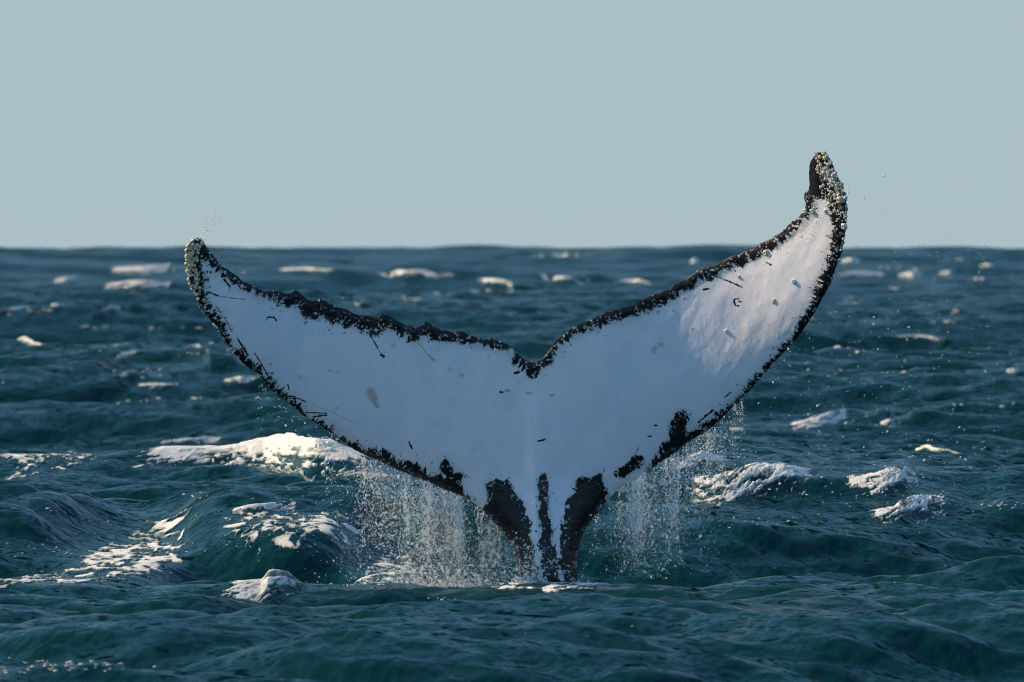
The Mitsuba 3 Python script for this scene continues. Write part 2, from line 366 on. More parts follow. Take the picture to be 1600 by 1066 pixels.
def skin_masks(p, uv):
    x, z = p.x, p.z
    f = uv.x
    ragged = (fbm(x * 15, z * 15, 2.0, 6) - 0.5) * 0.085
    streak = (fbm(uv.y * 75, f * 12, 4.0, 4) - 0.5) * 0.085
    feather = (fbm(x * 60, z * 11, 8.5, 3) - 0.5) * 0.06 * (1 - smoothstep(0.5, 0.9, z))
    fl = f + ragged + streak + feather
    black = 1 - smoothstep(-0.012, 0.012, fl)
    # white flecks and ring scars inside the black
    fleck = smoothstep(0.70, 0.76, fbm(x * 60, z * 60, 5.0, 2)) * smoothstep(-0.10, -0.01, f)
    d1, d2, wh = mikit.voronoi(x * 22, z * 22)
    ring = smoothstep(0.16, 0.20, d1) * (1 - smoothstep(0.26, 0.30, d1)) * dr.select(wh > 0.86, 1.0, 0.0)
    h1, h2, hw = mikit.voronoi(x * 46 + 0.6 * fbm(x * 30, z * 30, 1.0, 2), z * 46)
    hole = (1 - smoothstep(0.22, 0.30, h1)) * dr.select(hw > 0.78, 0.8, 0.0) * smoothstep(0.9, 1.2, z) * smoothstep(-0.065, -0.03, fl)
    wet = smoothstep(0.70, 0.80, fbm(x * 80, z * 30, 3.3, 2)) * (1 - smoothstep(0.05, 0.40, z))
    black = black * (1 - 0.9 * hole) * (1 - 0.8 * wet)
    black = black * (1 - 0.85 * fleck) * (1 - 0.75 * ring * smoothstep(-0.10, -0.03, f))
    # specks outside it
    speck = smoothstep(0.74, 0.80, fbm(x * 48, z * 48, 9.0, 3)) * (1 - smoothstep(0.0, 0.13, f))
    out = [black, mi.Float(0), mi.Float(0)]
    out[0] = dr.maximum(out[0], speck)
    wob = (fbm(x * 70, z * 70, 1.0, 3) - 0.5) * 0.014
    for ax, az, bx, bz, w, k in MARKS:
        ex, ez = bx - ax, bz - az
        t = dr.clip(((x - ax) * ex + (z - az) * ez) / max(ex * ex + ez * ez, 1e-9), 0, 1)
        d = dr.sqrt(dr.square(x - ax - t * ex) + dr.square(z - az - t * ez)) + wob * min(1.0, w / 0.008)
        soft = 0.003 if k == 0 else 0.35 * w + 0.003
        out[k] = dr.maximum(out[k], 1 - smoothstep(w * 0.8 - soft, w * 0.8 + soft, d))
    return out


def skin_colour(p, n, uv):
    black, grey, brown = skin_masks(p, uv)
    x, z = p.x, p.z
    w = mix((0.81, 0.80, 0.89), (0.90, 0.85, 0.90), smoothstep(0.3, 0.7, fbm(x * 2.6, z * 2.0, 3.0, 3)))
    w = mix(w, (0.74, 0.78, 0.84), 0.5 * smoothstep(0.52, 0.75, fbm(x * 9, z * 7, 6.0, 4)))
    w = mix(w, (0.58, 0.60, 0.56), 0.55 * (1 - smoothstep(0.015, 0.09, uv.x + 0.06 * fbm(x * 20, z * 20, 8.0, 3))))
    d1, d2, wh = mikit.voronoi(x * 34, z * 34)
    w = mix(w, (0.48, 0.54, 0.64), 0.35 * (1 - smoothstep(0.10, 0.22, d1)) * dr.select(wh > 0.86, 1.0, 0.0))
    w = mix(w, (0.62, 0.66, 0.74), 0.22 * smoothstep(0.60, 0.70, fbm(x * 70 + z * 30, z * 9 - x * 4, 2.5, 3)))
    w = mix(w, (0.30, 0.33, 0.38), 0.45 * grey)
    w = mix(w, (0.44, 0.29, 0.14), 0.65 * brown)
    k = mix((0.004, 0.005, 0.007), (0.013, 0.014, 0.018), smoothstep(0.45, 0.8, fbm(x * 30, z * 30, 11.0, 4)))
    k = mix(k, (0.045, 0.036, 0.030), (1 - smoothstep(0.1, 0.5, z)) * (1 - smoothstep(0.0, 0.25, x - 0.1)) * 0.8)
    out = mix(w, k, black)
    rough = (fbm(x * 55, z * 55, p.y * 55, 3) - 0.5) * 0.05
    for ax, az, bx, bz, r, col in CRUSTS:
        ex, ez = bx - ax, bz - az
        t = dr.clip(((x - ax) * ex + (z - az) * ez) / (ex * ex + ez * ez), 0, 1)
        d = dr.sqrt(dr.square(x - ax - t * ex) + dr.square(z - az - t * ez)) + rough
        out = mix(out, mix(col, (0.10, 0.08, 0.06), smoothstep(0.5, 0.75, fbm(x * 80, z * 80, 4.0, 2))), 1 - smoothstep(r - 0.008, r + 0.008, d))
    return out


def skin_bump(p, n, uv):
    x, z = p.x, p.z
    fine = fbm(x * 26 + z * 14, z * 12 - x * 8, p.y * 20, 4) * 0.0028 + fbm(x * 90, z * 90, p.y * 90, 2) * 0.0012
    rough = fbm(x * 45, z * 45, p.y * 45, 3) * 0.005 * (1 - smoothstep(-0.02, 0.02, uv.x))
    return fine + rough


mat('skin_material', {'type': 'bumpmap', 'arbitrary': proc(skin_bump, 0.004), 'scale': 1.0,
                      'bsdf': {'type': 'principled', 'base_color': proc(skin_colour), 'specular': 0.22, 'clearcoat': 0.35, 'clearcoat_gloss': 0.93,
                               'roughness': proc(lambda p, n, uv: 0.30 + 0.22 * fbm(p.x * 14, p.z * 14, 1.0, 3))}})
scene['whale'] = mikit.ply(whale_mesh, 'skin_material', smooth=True, uv=UV)
labels['whale'] = {'label': 'humpback whale tail with white underside and ragged black edges raised out of the sea', 'category': 'whale'}

# ------------------------------------------------------------------ barnacles on the fluke tips and edges
def barnacle_mesh(seed, sides=9):
    r = np.random.default_rng(seed)
    prof = [(1.0, -0.25), (0.97, 0.12), (0.80, 0.42), (0.60, 0.64), (0.48, 0.68), (0.36, 0.60), (0.26, 0.38), (0.0, 0.34)]
    th = np.arange(sides) / sides * 2 * np.pi
    rad = 1 + 0.10 * np.cos(th * 4.5 + seed) + r.uniform(-0.08, 0.08, sides)
    v = [(p * rad[j] * math.cos(t), p * rad[j] * math.sin(t), z + 0.05 * math.sin(3 * t + seed)) for p, z in prof[:-1] for j, t in enumerate(th)] + [(0, 0, prof[-1][1])]
    f = []
    for i in range(len(prof) - 2):
        for j in range(sides):
            a_, b_ = i * sides + j, i * sides + (j + 1) % sides
            f += [(a_, b_, b_ + sides), (a_, b_ + sides, a_ + sides)]
    for j in range(sides):
        f.append(((len(prof) - 2) * sides + j, (len(prof) - 2) * sides + (j + 1) % sides, len(v) - 1))
    return trimesh.Trimesh(v, f, process=False)


BARN = [barnacle_mesh(s) for s in range(4)]
BMAT = ['barnacle_material', 'barnacle_pale', 'barnacle_dark']
BPLY = {(i, m): mikit.ply(BARN[i], m, smooth=40) for i in range(4) for m in BMAT}
vn = whale_mesh.vertex_normals
front_tree = cKDTree(P2)
taken, barn_n, extra = [], 0, []


def frame(n, spin):
    a_ = np.cross(n, [0.3, 0.2, 0.9]); a_ /= np.linalg.norm(a_)
    b_ = np.cross(n, a_)
    ca, sa = math.cos(spin), math.sin(spin)
    return np.stack([a_ * ca + b_ * sa, -a_ * sa + b_ * ca, n], 1)


def put_barnacle(px, py, r_px, m, where=None):
    """A barnacle on the skin at a point of the tail; r_px in 1/1600."""
    global barn_n
    i = int(front_tree.query([px, py])[1]) if where is None else where
    p, n = V[i], vn[i]
    r = r_px * SC
    for q_, rq in taken[-400:]:
        if np.linalg.norm(q_ - p) < 0.72 * (r + rq):
            return False
    taken.append((p, r))
    n = n + 0.25 * rng.normal(size=3); n /= np.linalg.norm(n)
    A = np.eye(4); A[:3, :3] = frame(n, rng.uniform(0, 6.3)) * r @ np.diag([1, 1, rng.uniform(0.8, 1.25)]); A[:3, 3] = p
    if barn_n < 299:
        key = 'whale__barnacle' + (f'_{barn_n:03d}' if barn_n else '')
        scene[key] = {**BPLY[(int(rng.integers(4)), BMAT[m])], 'to_world': T(A.tolist())}
        barn_n += 1
    else:
        mm = BARN[int(rng.integers(4))].copy(); mm.apply_transform(A); extra.append(mm)
    return True


# single ones on the white of the right fluke, then the crusts on both tips (largest first)
for px, py, r, m in ((1133, 517, 3.6, 0), (1209, 471, 4.0, 0), (1240, 441, 4.6, 1), (1155, 433, 3.2, 1), (1317, 354, 6.0, 1), (1295, 320, 4.5, 1), (1312, 312, 6.5, 0), (1289, 331, 3.5, 1), (1197, 395, 5.0, 1), (1258, 330, 5.0, 1), (1270, 331, 4.5, 1)):
    put_barnacle(px, py, r, m)


def crust(pts, n, r0, r1, ms, edge=False):
    pg = shapely.Polygon(pts)
    idx = np.nonzero(shapely.contains_xy(pg, P2[:, 0], P2[:, 1]))[0]
    tries = rng.choice(idx, n * 5)
    k = 0
    for j, i in enumerate(tries):
        if k >= n:
            break
        f = (j / len(tries)) ** 0.35
        k += put_barnacle(0, 0, (r1 + (r0 - r1) * f) * rng.uniform(0.85, 1.15), ms[int(rng.integers(len(ms)))], int(i))


crust([(296, 374), (318, 374), (314, 392), (308, 412), (310, 430), (314, 455), (300, 462), (286, 430), (286, 392)], 125, 1.4, 4.6, [0, 0, 0, 1])
crust([(312, 385), (330, 396), (332, 430), (322, 455), (312, 440)], 14, 1.5, 3.0, [1, 2])
crust([(300, 460), (314, 455), (345, 508), (374, 552), (362, 560), (318, 500)], 26, 1.4, 3.0, [0, 1, 2])
crust([(1274, 238), (1290, 238), (1300, 258), (1292, 266), (1276, 262)], 12, 2.0, 4.2, [0, 1])
crust([(1274, 262), (1300, 262), (1318, 290), (1326, 330), (1312, 345), (1296, 318), (1284, 300)], 85, 1.1, 4.0, [1, 1, 0, 2])
crust([(1300, 340), (1330, 330), (1322, 385), (1308, 392)], 14, 1.1, 3.8, [1, 2, 2])
crust([(1306, 392), (1322, 385), (1300, 440), (1288, 452), (1292, 425)], 12, 1.3, 2.6, [2, 1])
crust([(1256, 300), (1268, 300), (1262, 340), (1244, 356), (1210, 380), (1198, 372), (1230, 348)], 10, 1.0, 3.0, [2, 1])
crust([(1060, 436), (1150, 392), (1200, 370), (1205, 382), (1150, 410), (1070, 446)], 8, 1.0, 2.2, [2, 2, 1])
crust([(430, 450), (600, 484), (680, 502), (680, 520), (600, 508), (430, 470)], 10, 1.0, 2.8, [2, 2, 2, 1])
if extra:
    scene['whale__barnacle_crust'] = mikit.ply(trimesh.util.concatenate(extra), 'barnacle_pale', smooth=40)
    labels['whale__barnacle_crust'] = {'kind': 'stuff', 'label': 'small barnacles along the black edges'}

# ------------------------------------------------------------------ breaking crests and foam, each placed where its pixel meets the sea
FOAM = []


def crest(name, pts, hs, label, flat=0.0, w=None, seed=0, cover=0.5, taper=0.22):
    """pts: foot line of the breaking crest in 1/1600 (left to right); hs: its height there in 1/1600."""
    foot = np.array([hit(x, y, False) for x, y in pts])
    # one crest stands on one level: its foot line lies at the height where its pixels mostly meet the sea
    z0 = float(np.median(foot[:, 2]))
    my = float(np.median(foot[:, 1]))
    d = ray(*np.array(pts, float).T)
    Yp = EYE[1] + (z0 - EYE[2]) / np.minimum(d[:, 2] / d[:, 1], -1e-3)
    lim = (0.022 if my < 60 else 0.006) * (my + 38.5)
    Y = my + np.clip(Yp - np.median(Yp), -lim, lim)
    # the foam still reaches up to where its top stands in the photograph
    foot_py = 533 - F * np.tan(np.arctan((z0 - EYE[2]) / (Y + 38.5)) + PITCH)
    hs = np.clip(foot_py - (np.array(pts, float)[:, 1] - np.array(hs, float)), 1.5, 1.6 * max(hs))
    X = EYE[0] + d[:, 0] / d[:, 1] * (my + 38.5)
    sc = (Y + 38.5) / F
    hm = np.array(hs, float) * sc
    w = w or max(0.15, 2.3 * float(hm.max()))
    # the wave that carries the foam runs on past both ends of it
    L = X[-1] - X[0]
    gx = np.concatenate([[X[0] - 0.7 * L], [X[0] - 0.3 * L], X, [X[-1] + 0.3 * L], [X[-1] + 0.7 * L]])
    gy = np.interp(gx, X, Y) + 0.6 * w
    core = np.maximum(hm, 0.62 * hm.max() * sm(-0.5, 0.3, (X - X[0]) / L) * sm(-0.5, 0.3, (X[-1] - X) / L))
    RIDGES.append((gx, gy, np.concatenate([[0], [0.38 * hm.max()], core, [0.38 * hm.max()], [0]]) * 0.9, w, z0))
    FOAM.append(dict(name=name, X=X, Y=Y + 0.6 * w, h=np.array(hs, float) * sc, w=w, label=label, seed=seed, cover=cover, taper=taper))


def streaks(name, pts, label, seed=0, cover=0.5, thick=0.006, scale=1.0, group=None):
    """A flat raft of foam: pts is its outline in 1/1600, laid on the sea."""
    z0 = float(np.median([hit(x, y, False)[2] for x, y in pts])) + 0.02
    d = ray(*np.array(pts, float).T)
    Q = (EYE + d * ((z0 - EYE[2]) / d[:, 2])[:, None])[:, :2]
    c, h = (Q.min(0) + Q.max(0)) / 2, (Q.max(0) - Q.min(0)) / 2
    CALM.append((c[0], c[1], 1.25 * h[0], 1.25 * h[1], z0))
    FOAM.append(dict(name=name, poly=Q, label=label, seed=seed, cover=cover, thick=thick, scale=scale, group=group))


crest('breaking_wave', [(150, 735), (200, 733), (270, 730), (330, 728), (400, 728), (450, 735), (500, 745), (560, 750), (610, 752)], [5, 14, 22, 34, 48, 56, 60, 46, 16], 'long bright breaking wave crest behind the lower left edge of the tail', seed=1, cover=1.1)
crest('whitecap', [(245, 692), (290, 691), (350, 689)], [3, 9, 6], 'short thin whitecap just above the left end of the long breaking crest', seed=2, cover=0.9)
crest('whitecap', [(355, 803), (400, 802), (465, 798)], [4, 14, 14], 'slanting streak of foam below the long breaking crest left of the falling spray', seed=3, cover=0.75)
crest('splash', [(325, 937), (370, 936), (405, 934), (420, 933), (445, 931), (472, 928)], [5, 11, 25, 40, 34, 12], 'pointed white splash peak on the wave front in the left foreground', seed=4, cover=0.92)
crest('whitecap', [(1060, 770), (1120, 772), (1180, 770), (1240, 768), (1295, 758)], [8, 24, 38, 36, 10], 'large ragged whitecap right of the tail beside the right hand falling spray', seed=5, cover=0.82)
crest('whitecap', [(1040, 732), (1090, 730), (1150, 716)], [6, 22, 6], 'foam patch just under the lower right edge of the tail behind the falling drops', seed=6, cover=0.75)
crest('whitecap', [(1312, 762), (1360, 762), (1410, 760), (1450, 756)], [5, 20, 32, 12], 'whitecap with streaked crest right of the large ragged whitecap', seed=7, cover=0.82)
crest('whitecap', [(1345, 818), (1390, 817), (1440, 813), (1498, 810)], [4, 18, 34, 24], 'slanting broken whitecap lowest of the foam patches on the right', seed=8, cover=0.72)
crest('whitecap', [(1222, 674), (1280, 672), (1342, 666)], [5, 20, 26], 'slanting whitecap between the tail and the small round white puff on the right', seed=9, cover=0.82)
crest('whitecap', [(1374, 668), (1390, 668), (1408, 666)], [4, 12, 5], 'small round white puff of foam alone on the right side', seed=10, cover=0.8)
crest('whitecap', [(1416, 694), (1450, 702), (1492, 712)], [3, 7, 4], 'thin whitecap slanting down to the right at the right side', seed=11, cover=0.9)
crest('whitecap', [(505, 755), (560, 752), (640, 752)], [4, 12, 4], 'sparkling foam under the right end of the long breaking crest', seed=12, cover=0.45)
FAR = 'far whitecaps near the horizon'
far = [([(150, 452), (210, 452), (278, 448)], [8, 19, 16], 'largest blurred far whitecap left of the left fluke tip'), ([(152, 427), (210, 427), (272, 424)], [5, 13, 16], 'blurred far whitecap right above the largest one on the left'),
       ([(80, 444), (100, 444), (120, 438)], [5, 13, 12], 'small blurred far whitecap leftmost of those above the left fluke tip'), ([(423, 426), (470, 426), (528, 430)], [8, 11, 15], 'blurred far whitecap just right of the left fluke tip'),
       ([(578, 427), (640, 430), (722, 429)], [8, 13, 11], 'longest thin blurred far whitecap above the middle of the left fluke'), ([(740, 442), (775, 444), (810, 446)], [5, 11, 8], 'faint far whitecap above the inner part of the left fluke'),
       ([(838, 434), (880, 437), (928, 436)], [6, 10, 9], 'faint far whitecap above the notch of the tail'), ([(950, 448), (990, 447), (1024, 451)], [7, 15, 9], 'arched far whitecap above the inner part of the right fluke'),
       ([(812, 402), (835, 403), (862, 400)], [4, 9, 6], 'pale far whitecap touching the horizon above the notch'), ([(866, 399), (885, 400), (912, 398)], [4, 8, 5], 'second pale far whitecap touching the horizon right of the notch'),
       ([(1310, 413), (1330, 413), (1350, 410)], [6, 13, 9], 'far whitecap touching the outer edge of the right fluke tip'), ([(1300, 435), (1345, 434), (1392, 432)], [9, 14, 8], 'wide far whitecap right of the right fluke under the horizon'),
       ([(1398, 436), (1425, 436), (1452, 434)], [7, 15, 9], 'bright far whitecap on the right, second from the right fluke'), ([(1462, 430), (1480, 430), (1505, 426)], [3, 8, 5], 'dim far whitecap right of the bright one on the right'),
       ([(1528, 418), (1545, 418), (1562, 416)], [4, 9, 6], 'far whitecap nearest the right border under the horizon'), ([(1076, 412), (1086, 412), (1098, 410)], [5, 12, 8], 'tiny far whitecap above the black edge of the right fluke'),
       ([(0, 536), (30, 538), (60, 540), (100, 542)], [14, 16, 10, 8], 'blurred whitecap at the left border halfway down the sea'), ([(0, 488), (25, 487), (56, 486)], [7, 9, 8], 'dim far whitecap at the left border'),
       ([(78, 480), (90, 480), (102, 478)], [5, 9, 5], 'small round far whitecap on the left, above the left border crest'), ([(160, 485), (175, 484), (188, 482)], [4, 9, 5], 'dim small far whitecap between the left border and the left fluke tip'),
       ([(162, 566), (195, 560), (242, 543)], [5, 8, 9], 'curved dotted whitecap left of the left fluke'), ([(272, 549), (300, 547), (342, 556)], [5, 9, 4], 'thin whitecap beside the middle of the left fluke edge'),
       ([(208, 607), (235, 607), (282, 606)], [5, 9, 6], 'small whitecap left of the left fluke, second below the dotted one'), ([(343, 599), (375, 599), (412, 597)], [5, 13, 9], 'bright small whitecap touching the left edge of the tail'),
       ([(186, 585), (205, 584), (228, 578)], [3, 7, 4], 'faint thin whitecap left of the left fluke'), ([(1390, 528), (1450, 528), (1480, 530)], [2, 3, 2], 'faint streak of foam in the right of the sea'),
       ([(1300, 480), (1322, 479), (1350, 477)], [4, 8, 4], 'dim far whitecap beside the outer right fluke'), ([(1300, 545), (1312, 545), (1325, 543)], [3, 6, 3], 'dim whitecap right of the lower right fluke'),
       ([(1138, 674), (1150, 674), (1166, 673)], [3, 5, 3], 'thin white dash of foam beside the lower right edge of the tail'), ([(1570, 582), (1585, 582), (1600, 580)], [3, 7, 4], 'dim whitecap at the right border')]
for i, (pts, hs, lab) in enumerate(far):
    crest('whitecap', pts, [0.72 * h for h in hs], lab, seed=20 + i, cover=0.92, taper=0.35)
streaks('foam_raft', [(50, 895), (120, 872), (200, 852), (262, 845), (292, 850), (290, 872), (260, 878), (220, 884), (120, 896)], 'lacy white raft of flat foam in the left foreground', seed=61, cover=0.62)
streaks('foam_raft', [(0, 905), (60, 896), (130, 892), (168, 898), (168, 908), (90, 914), (0, 916)], 'thin flat foam at the left border below the lacy raft', seed=62, cover=0.45)
streaks('foam_raft', [(338, 806), (372, 800), (440, 804), (520, 801), (575, 806), (560, 816), (470, 818), (400, 818), (350, 813)], 'flat foam strip behind the lacy raft, left of the falling spray', seed=63, cover=0.44)
streaks('foam_raft', [(535, 905), (575, 880), (640, 870), (668, 880), (650, 905), (590, 918)], 'sparkling broken foam at the foot of the left falling spray', seed=64, cover=0.42)
streaks('foam_raft', [(765, 918), (790, 900), (850, 896), (920, 899), (960, 912), (930, 922), (840, 927)], 'churned white foam round the foot of the tail stock', seed=66, cover=0.6)
streaks('foam_raft', [(0, 728), (40, 724), (140, 716), (150, 732), (60, 738), (0, 740)], 'thin flat foam at the left border beside the long breaking crest', seed=65, cover=0.40)


def rank(a):
    """The values of a noise field made even between 0 and 1, so that a threshold gives a known cover."""
    o = np.empty(a.size)
    o[np.argsort(a.ravel(), kind='stable')] = np.linspace(0, 1, a.size)
    return o.reshape(a.shape)


def foam_mesh(f):
    if 'poly' in f:
        Q = f['poly']
        (ax, ay), (bx, by) = Q.min(0), Q.max(0)
        nx, ny = int(np.clip((bx - ax) / 0.009, 30, 330)), int(np.clip((by - ay) / 0.022, 30, 420))
        gx, gy = np.meshgrid(np.linspace(ax, bx, nx), np.linspace(ay, by, ny), indexing='ij')
        sd = poly_sd([tuple(p * 30) for p in Q], np.stack([gx.ravel(), gy.ravel()], -1) * 30).reshape(gx.shape) / 30
        env = sm(-0.05, 0.5, -sd * 1.2) * 0.30
        s = f['seed'] * 3.7
        wx = gx + 0.25 * (n2(gx * 2.1, gy * 0.8, 31, 3) - 0.5)
        lace = 1 - np.abs(n2(wx * 5.5 + s, gy * 3.2, f['seed'], 4) - 0.5) * 2
        lace2 = n2(wx * 16 + s, gy * 8, f['seed'] + 1, 5)
        u = rank(lace + 0.8 * lace2)
        env = sm(-0.10, 0.14, -sd)
        m = np.where(sd > 0.12, -0.3, u - 1 + f['cover'] * env)
        z = sea(gx, gy, 0.06)
        lum = n2(gx * 28, gy * 22, f['seed'] + 5, 3)
        top = z + 0.004 + f['thick'] * np.sqrt(np.clip(m * 3, 0, 1)) * (0.3 + 0.9 * lum)
        low = z - 0.02
    else:
        X, Y, h, w = f['X'], f['Y'], f['h'], f['w']
        r = float(np.median(Y)) + 38.5
        pix = r / F
        ax, bx = X[0], X[-1]
        nx = int(np.clip((bx - ax) / (pix * 1.0), 20, 420))
        nt = int(np.clip(3.2 * w / (pix * 2.2), 16, 110))
        gx, gt = np.meshgrid(np.linspace(ax, bx, nx), np.linspace(-1.7, 1.3, nt), indexing='ij')
        gy = pchip(X, Y)(gx) + gt * w
        sx_ = (gx - ax) / (bx - ax)
        hmax = h.max()
        k = 1.0 / max(hmax, 0.05)
        s = f['seed'] * 5.1
        hx = pchip(X, h)(gx) * sm(0, f['taper'], sx_) * sm(0, f['taper'], 1 - sx_) * (0.25 + 1.4 * n2(gx * 0.45 * k + s, gx * 0, 3, 4))
        vx = gx * k                                 # along the crest, in crest heights
        vt = 0.35 * gt * w * k * 0.6 + 1.1 * np.where(gt < 0, np.exp(-(gt / 0.75) ** 2), 2 - np.exp(-(gt / 1.7) ** 2))   # up its face, in crest heights
        warp = n2(vx * 0.9 + s, vt * 1.3, f['seed'] + 9, 3) - 0.5
        big = n2(vx * 0.5 + s + warp, vt * 2.2 - 0.45 * vx, f['seed'], 3)
        fin = n2(vx * 1.9 + s + 1.4 * warp, vt * 7.0 - 1.6 * vx, f['seed'] + 2, 5)
        u = rank(0.75 * big + 1.0 * fin + 0.7 * n2(vx * 9 + s, vt * 15 - 3 * vx, f['seed'] + 4, 3))
        env = np.exp(-(np.where(gt < -0.1, (gt + 0.1) / 0.85, (gt + 0.1) / 0.5)) ** 2) * sm(0, 0.30, hx / hmax)
        m = np.where(env < 0.05, -0.3, u - 1 + f['cover'] * 1.15 * env)
        z = sea(gx, gy, row_step(np.float64(r)))
        lum = n2(vx * 3.2 + s + warp, vt * 4.5 - 0.8 * vx, f['seed'] + 5, 4)
        fine = n2(vx * 11 + s, vt * 12, f['seed'] + 6, 3)
        top = z + 0.003 + (0.015 + 0.085 * sm(0.25, 0.8, lum) + 0.07 * (fine - 0.4)) * hx * np.clip(m * 2.2, 0, 1) ** 0.75
        low = z - 0.04 * hmax - 0.01
    zz = np.where(m > 0, top, low)
    i, j = np.meshgrid(np.arange(gx.shape[0] - 1), np.arange(gx.shape[1] - 1), indexing='ij')
    on = (m[:-1, :-1] > 0) | (m[1:, :-1] > 0) | (m[:-1, 1:] > 0) | (m[1:, 1:] > 0)
    i, j = i[on], j[on]
    N = gx.shape[1]
    quad = np.stack([i * N + j, (i + 1) * N + j, (i + 1) * N + j + 1, i * N + j + 1], -1)
    fc = np.vstack([quad[:, [0, 1, 2]], quad[:, [0, 2, 3]]])
    used, inv = np.unique(fc, return_inverse=True)
    return np.stack([gx, gy, zz], -1).reshape(-1, 3)[used], inv.reshape(-1, 3), np.stack([np.clip(m, 0, 1), 0 * m], -1).reshape(-1, 2)[used]


counts = {}
for f in FOAM:
    v, fc, fuv = foam_mesh(f)
    if len(fc) < 8:
        print('no foam for', f['label']); continue
    c_ = counts.get(f['name'], 0)
    counts[f['name']] = c_ + 1
    key = f['name'] + (f'_{c_:03d}' if c_ else '')
    scene[key] = mikit.ply(trimesh.Trimesh(v, fc, process=False), 'foam_material', smooth=True, uv=fuv)
    labels[key] = {'label': f['label'], 'category': 'foam', **({'kind': 'stuff'} if 'poly' in f else {})}

# small flecks of foam and bubbles scattered in loose trails over the sea
fl = []
r_far = np.random.default_rng(3)
TRAILS = [(r_far.uniform(0, 1600), y, r_far.uniform(12, 50), 2.5, int(r_far.integers(3, 9)), r_far.uniform(1.6, 3.0)) for y in r_far.uniform(398, 640, 46)]
for cx, cy, wx, wy, n, r in (*TRAILS, (95, 1040, 80, 9, 46, 2.2), (20, 1048, 30, 6, 10, 1.8), (620, 890, 40, 10, 60, 1.8), (200, 553, 40, 10, 16, 2.0), (310, 545, 40, 7, 10, 2.0), (235, 580, 60, 8, 10, 1.8), (60, 488, 50, 4, 6, 2.6),
                             (60, 860, 60, 14, 26, 1.5), (170, 815, 60, 6, 14, 1.5), (300, 775, 30, 4, 12, 1.6), (100, 715, 50, 6, 20, 1.7), (75, 797, 20, 3, 8, 1.6), (690, 936, 14, 2, 7, 2.0), (400, 850, 100, 14, 40, 1.4), (430, 790, 50, 14, 36, 1.6),
                             (1560, 790, 40, 6, 26, 1.8), (1250, 815, 90, 10, 30, 1.5), (1500, 690, 60, 25, 16, 1.4), (1200, 755, 90, 14, 40, 1.8), (1390, 745, 50, 12, 22, 1.7), (1430, 795, 50, 12, 26, 1.7), (1300, 655, 50, 9, 16, 1.6), (1400, 560, 120, 40, 20, 1.5),
                             (1450, 900, 120, 60, 12, 1.2), (900, 990, 250, 40, 9, 1.2), (1250, 470, 60, 12, 8, 2.2), (700, 470, 120, 14, 7, 2.4), (480, 690, 80, 14, 30, 1.6), (1100, 720, 50, 14, 30, 1.8)):
    for _ in range(n):
        p = hit(cx + rng.normal() * wx * 0.7, min(cy + rng.normal() * wy * 0.7, 1064))
        fl.append((p, r * rng.uniform(0.4, 1.1) * (p[1] + 38.5) / F))
BLOB = trimesh.creation.icosphere(subdivisions=1, radius=1.0)
parts = []
for p, r in fl:
    b = BLOB.copy()
    b.vertices = b.vertices * (1 + 0.25 * rng.normal(size=(len(b.vertices), 1))) * [r * rng.uniform(1.0, 2.2), r * 1.5, r * 0.75] + p
    parts.append(b)
fm = trimesh.util.concatenate(parts)
scene['foam_flecks'] = mikit.ply(fm, 'foam_material', smooth=True, uv=np.full((len(fm.vertices), 2), 0.35))
labels['foam_flecks'] = {'label': 'tiny white flecks of foam scattered in trails over the sea', 'category': 'foam', 'kind': 'stuff'}

# ------------------------------------------------------------------ the sea itself: one sheet from under the boat to the horizon, finest where the camera looks
rr = [1.5]
while rr[-1] < 9000:
    r = rr[-1]
    rr.append(r + (0.9 if r < 22 else float(row_step(np.float64(r)))))
rr = np.array(rr)
half = math.radians(5.6)
inner = np.linspace(-half, half, 500)
outer = half + (math.pi - half) * np.linspace(0, 1, 60)[1:] ** 2.2
th = np.concatenate([-outer[::-1], inner, outer])
R, TH = np.meshgrid(rr, th, indexing='ij')
sx, sy = R * np.sin(TH), R * np.cos(TH) + EYE[1]
col = np.gradient(th)[None, :] * R
sp = np.maximum(np.broadcast_to(np.where(rr < 22, 0.9, row_step(rr))[:, None], R.shape), col)
sz = sea(sx, sy, sp, False)
near_m = R < 260
sz[near_m] = add_crests(sx[near_m], sy[near_m], sz[near_m])
i, j = np.meshgrid(np.arange(R.shape[0] - 1), np.arange(R.shape[1] - 1), indexing='ij')
N = R.shape[1]
quad = np.stack([i * N + j, i * N + j + 1, (i + 1) * N + j + 1, (i + 1) * N + j], -1).reshape(-1, 4)
sv = np.stack([sx, sy, sz], -1).reshape(-1, 3)
scene['sea'] = mikit.ply(trimesh.Trimesh(sv, np.vstack([quad[:, [0, 1, 2]], quad[:, [0, 2, 3]]]), process=False), 'water_material', smooth=True)
labels['sea'] = {'label': 'choppy dark teal open sea reaching to the horizon', 'kind': 'structure'}
print('sea triangles', 2 * len(quad), 'sea at whale', sea(np.array([0.2]), np.array([-0.2])))

# ------------------------------------------------------------------ water falling from the tail
ICO = trimesh.creation.icosphere(subdivisions=1, radius=1.0)
ICO0 = trimesh.creation.icosahedron()


def drops(pos, rad, stretch, base=ICO0):
    n, k = len(pos), len(base.vertices)
    v = base.vertices[None] * rad[:, None, None]
    v = v * np.stack([np.ones(n), np.ones(n), stretch], -1)[:, None, :]
    tilt = rng.normal(0, 0.35, n)
    v[..., 0] += v[..., 2] * tilt[:, None]
    v = v + pos[:, None]
    f = base.faces[None] + (np.arange(n) * k)[:, None, None]
    return trimesh.Trimesh(v.reshape(-1, 3), f.reshape(-1, 3), process=False)


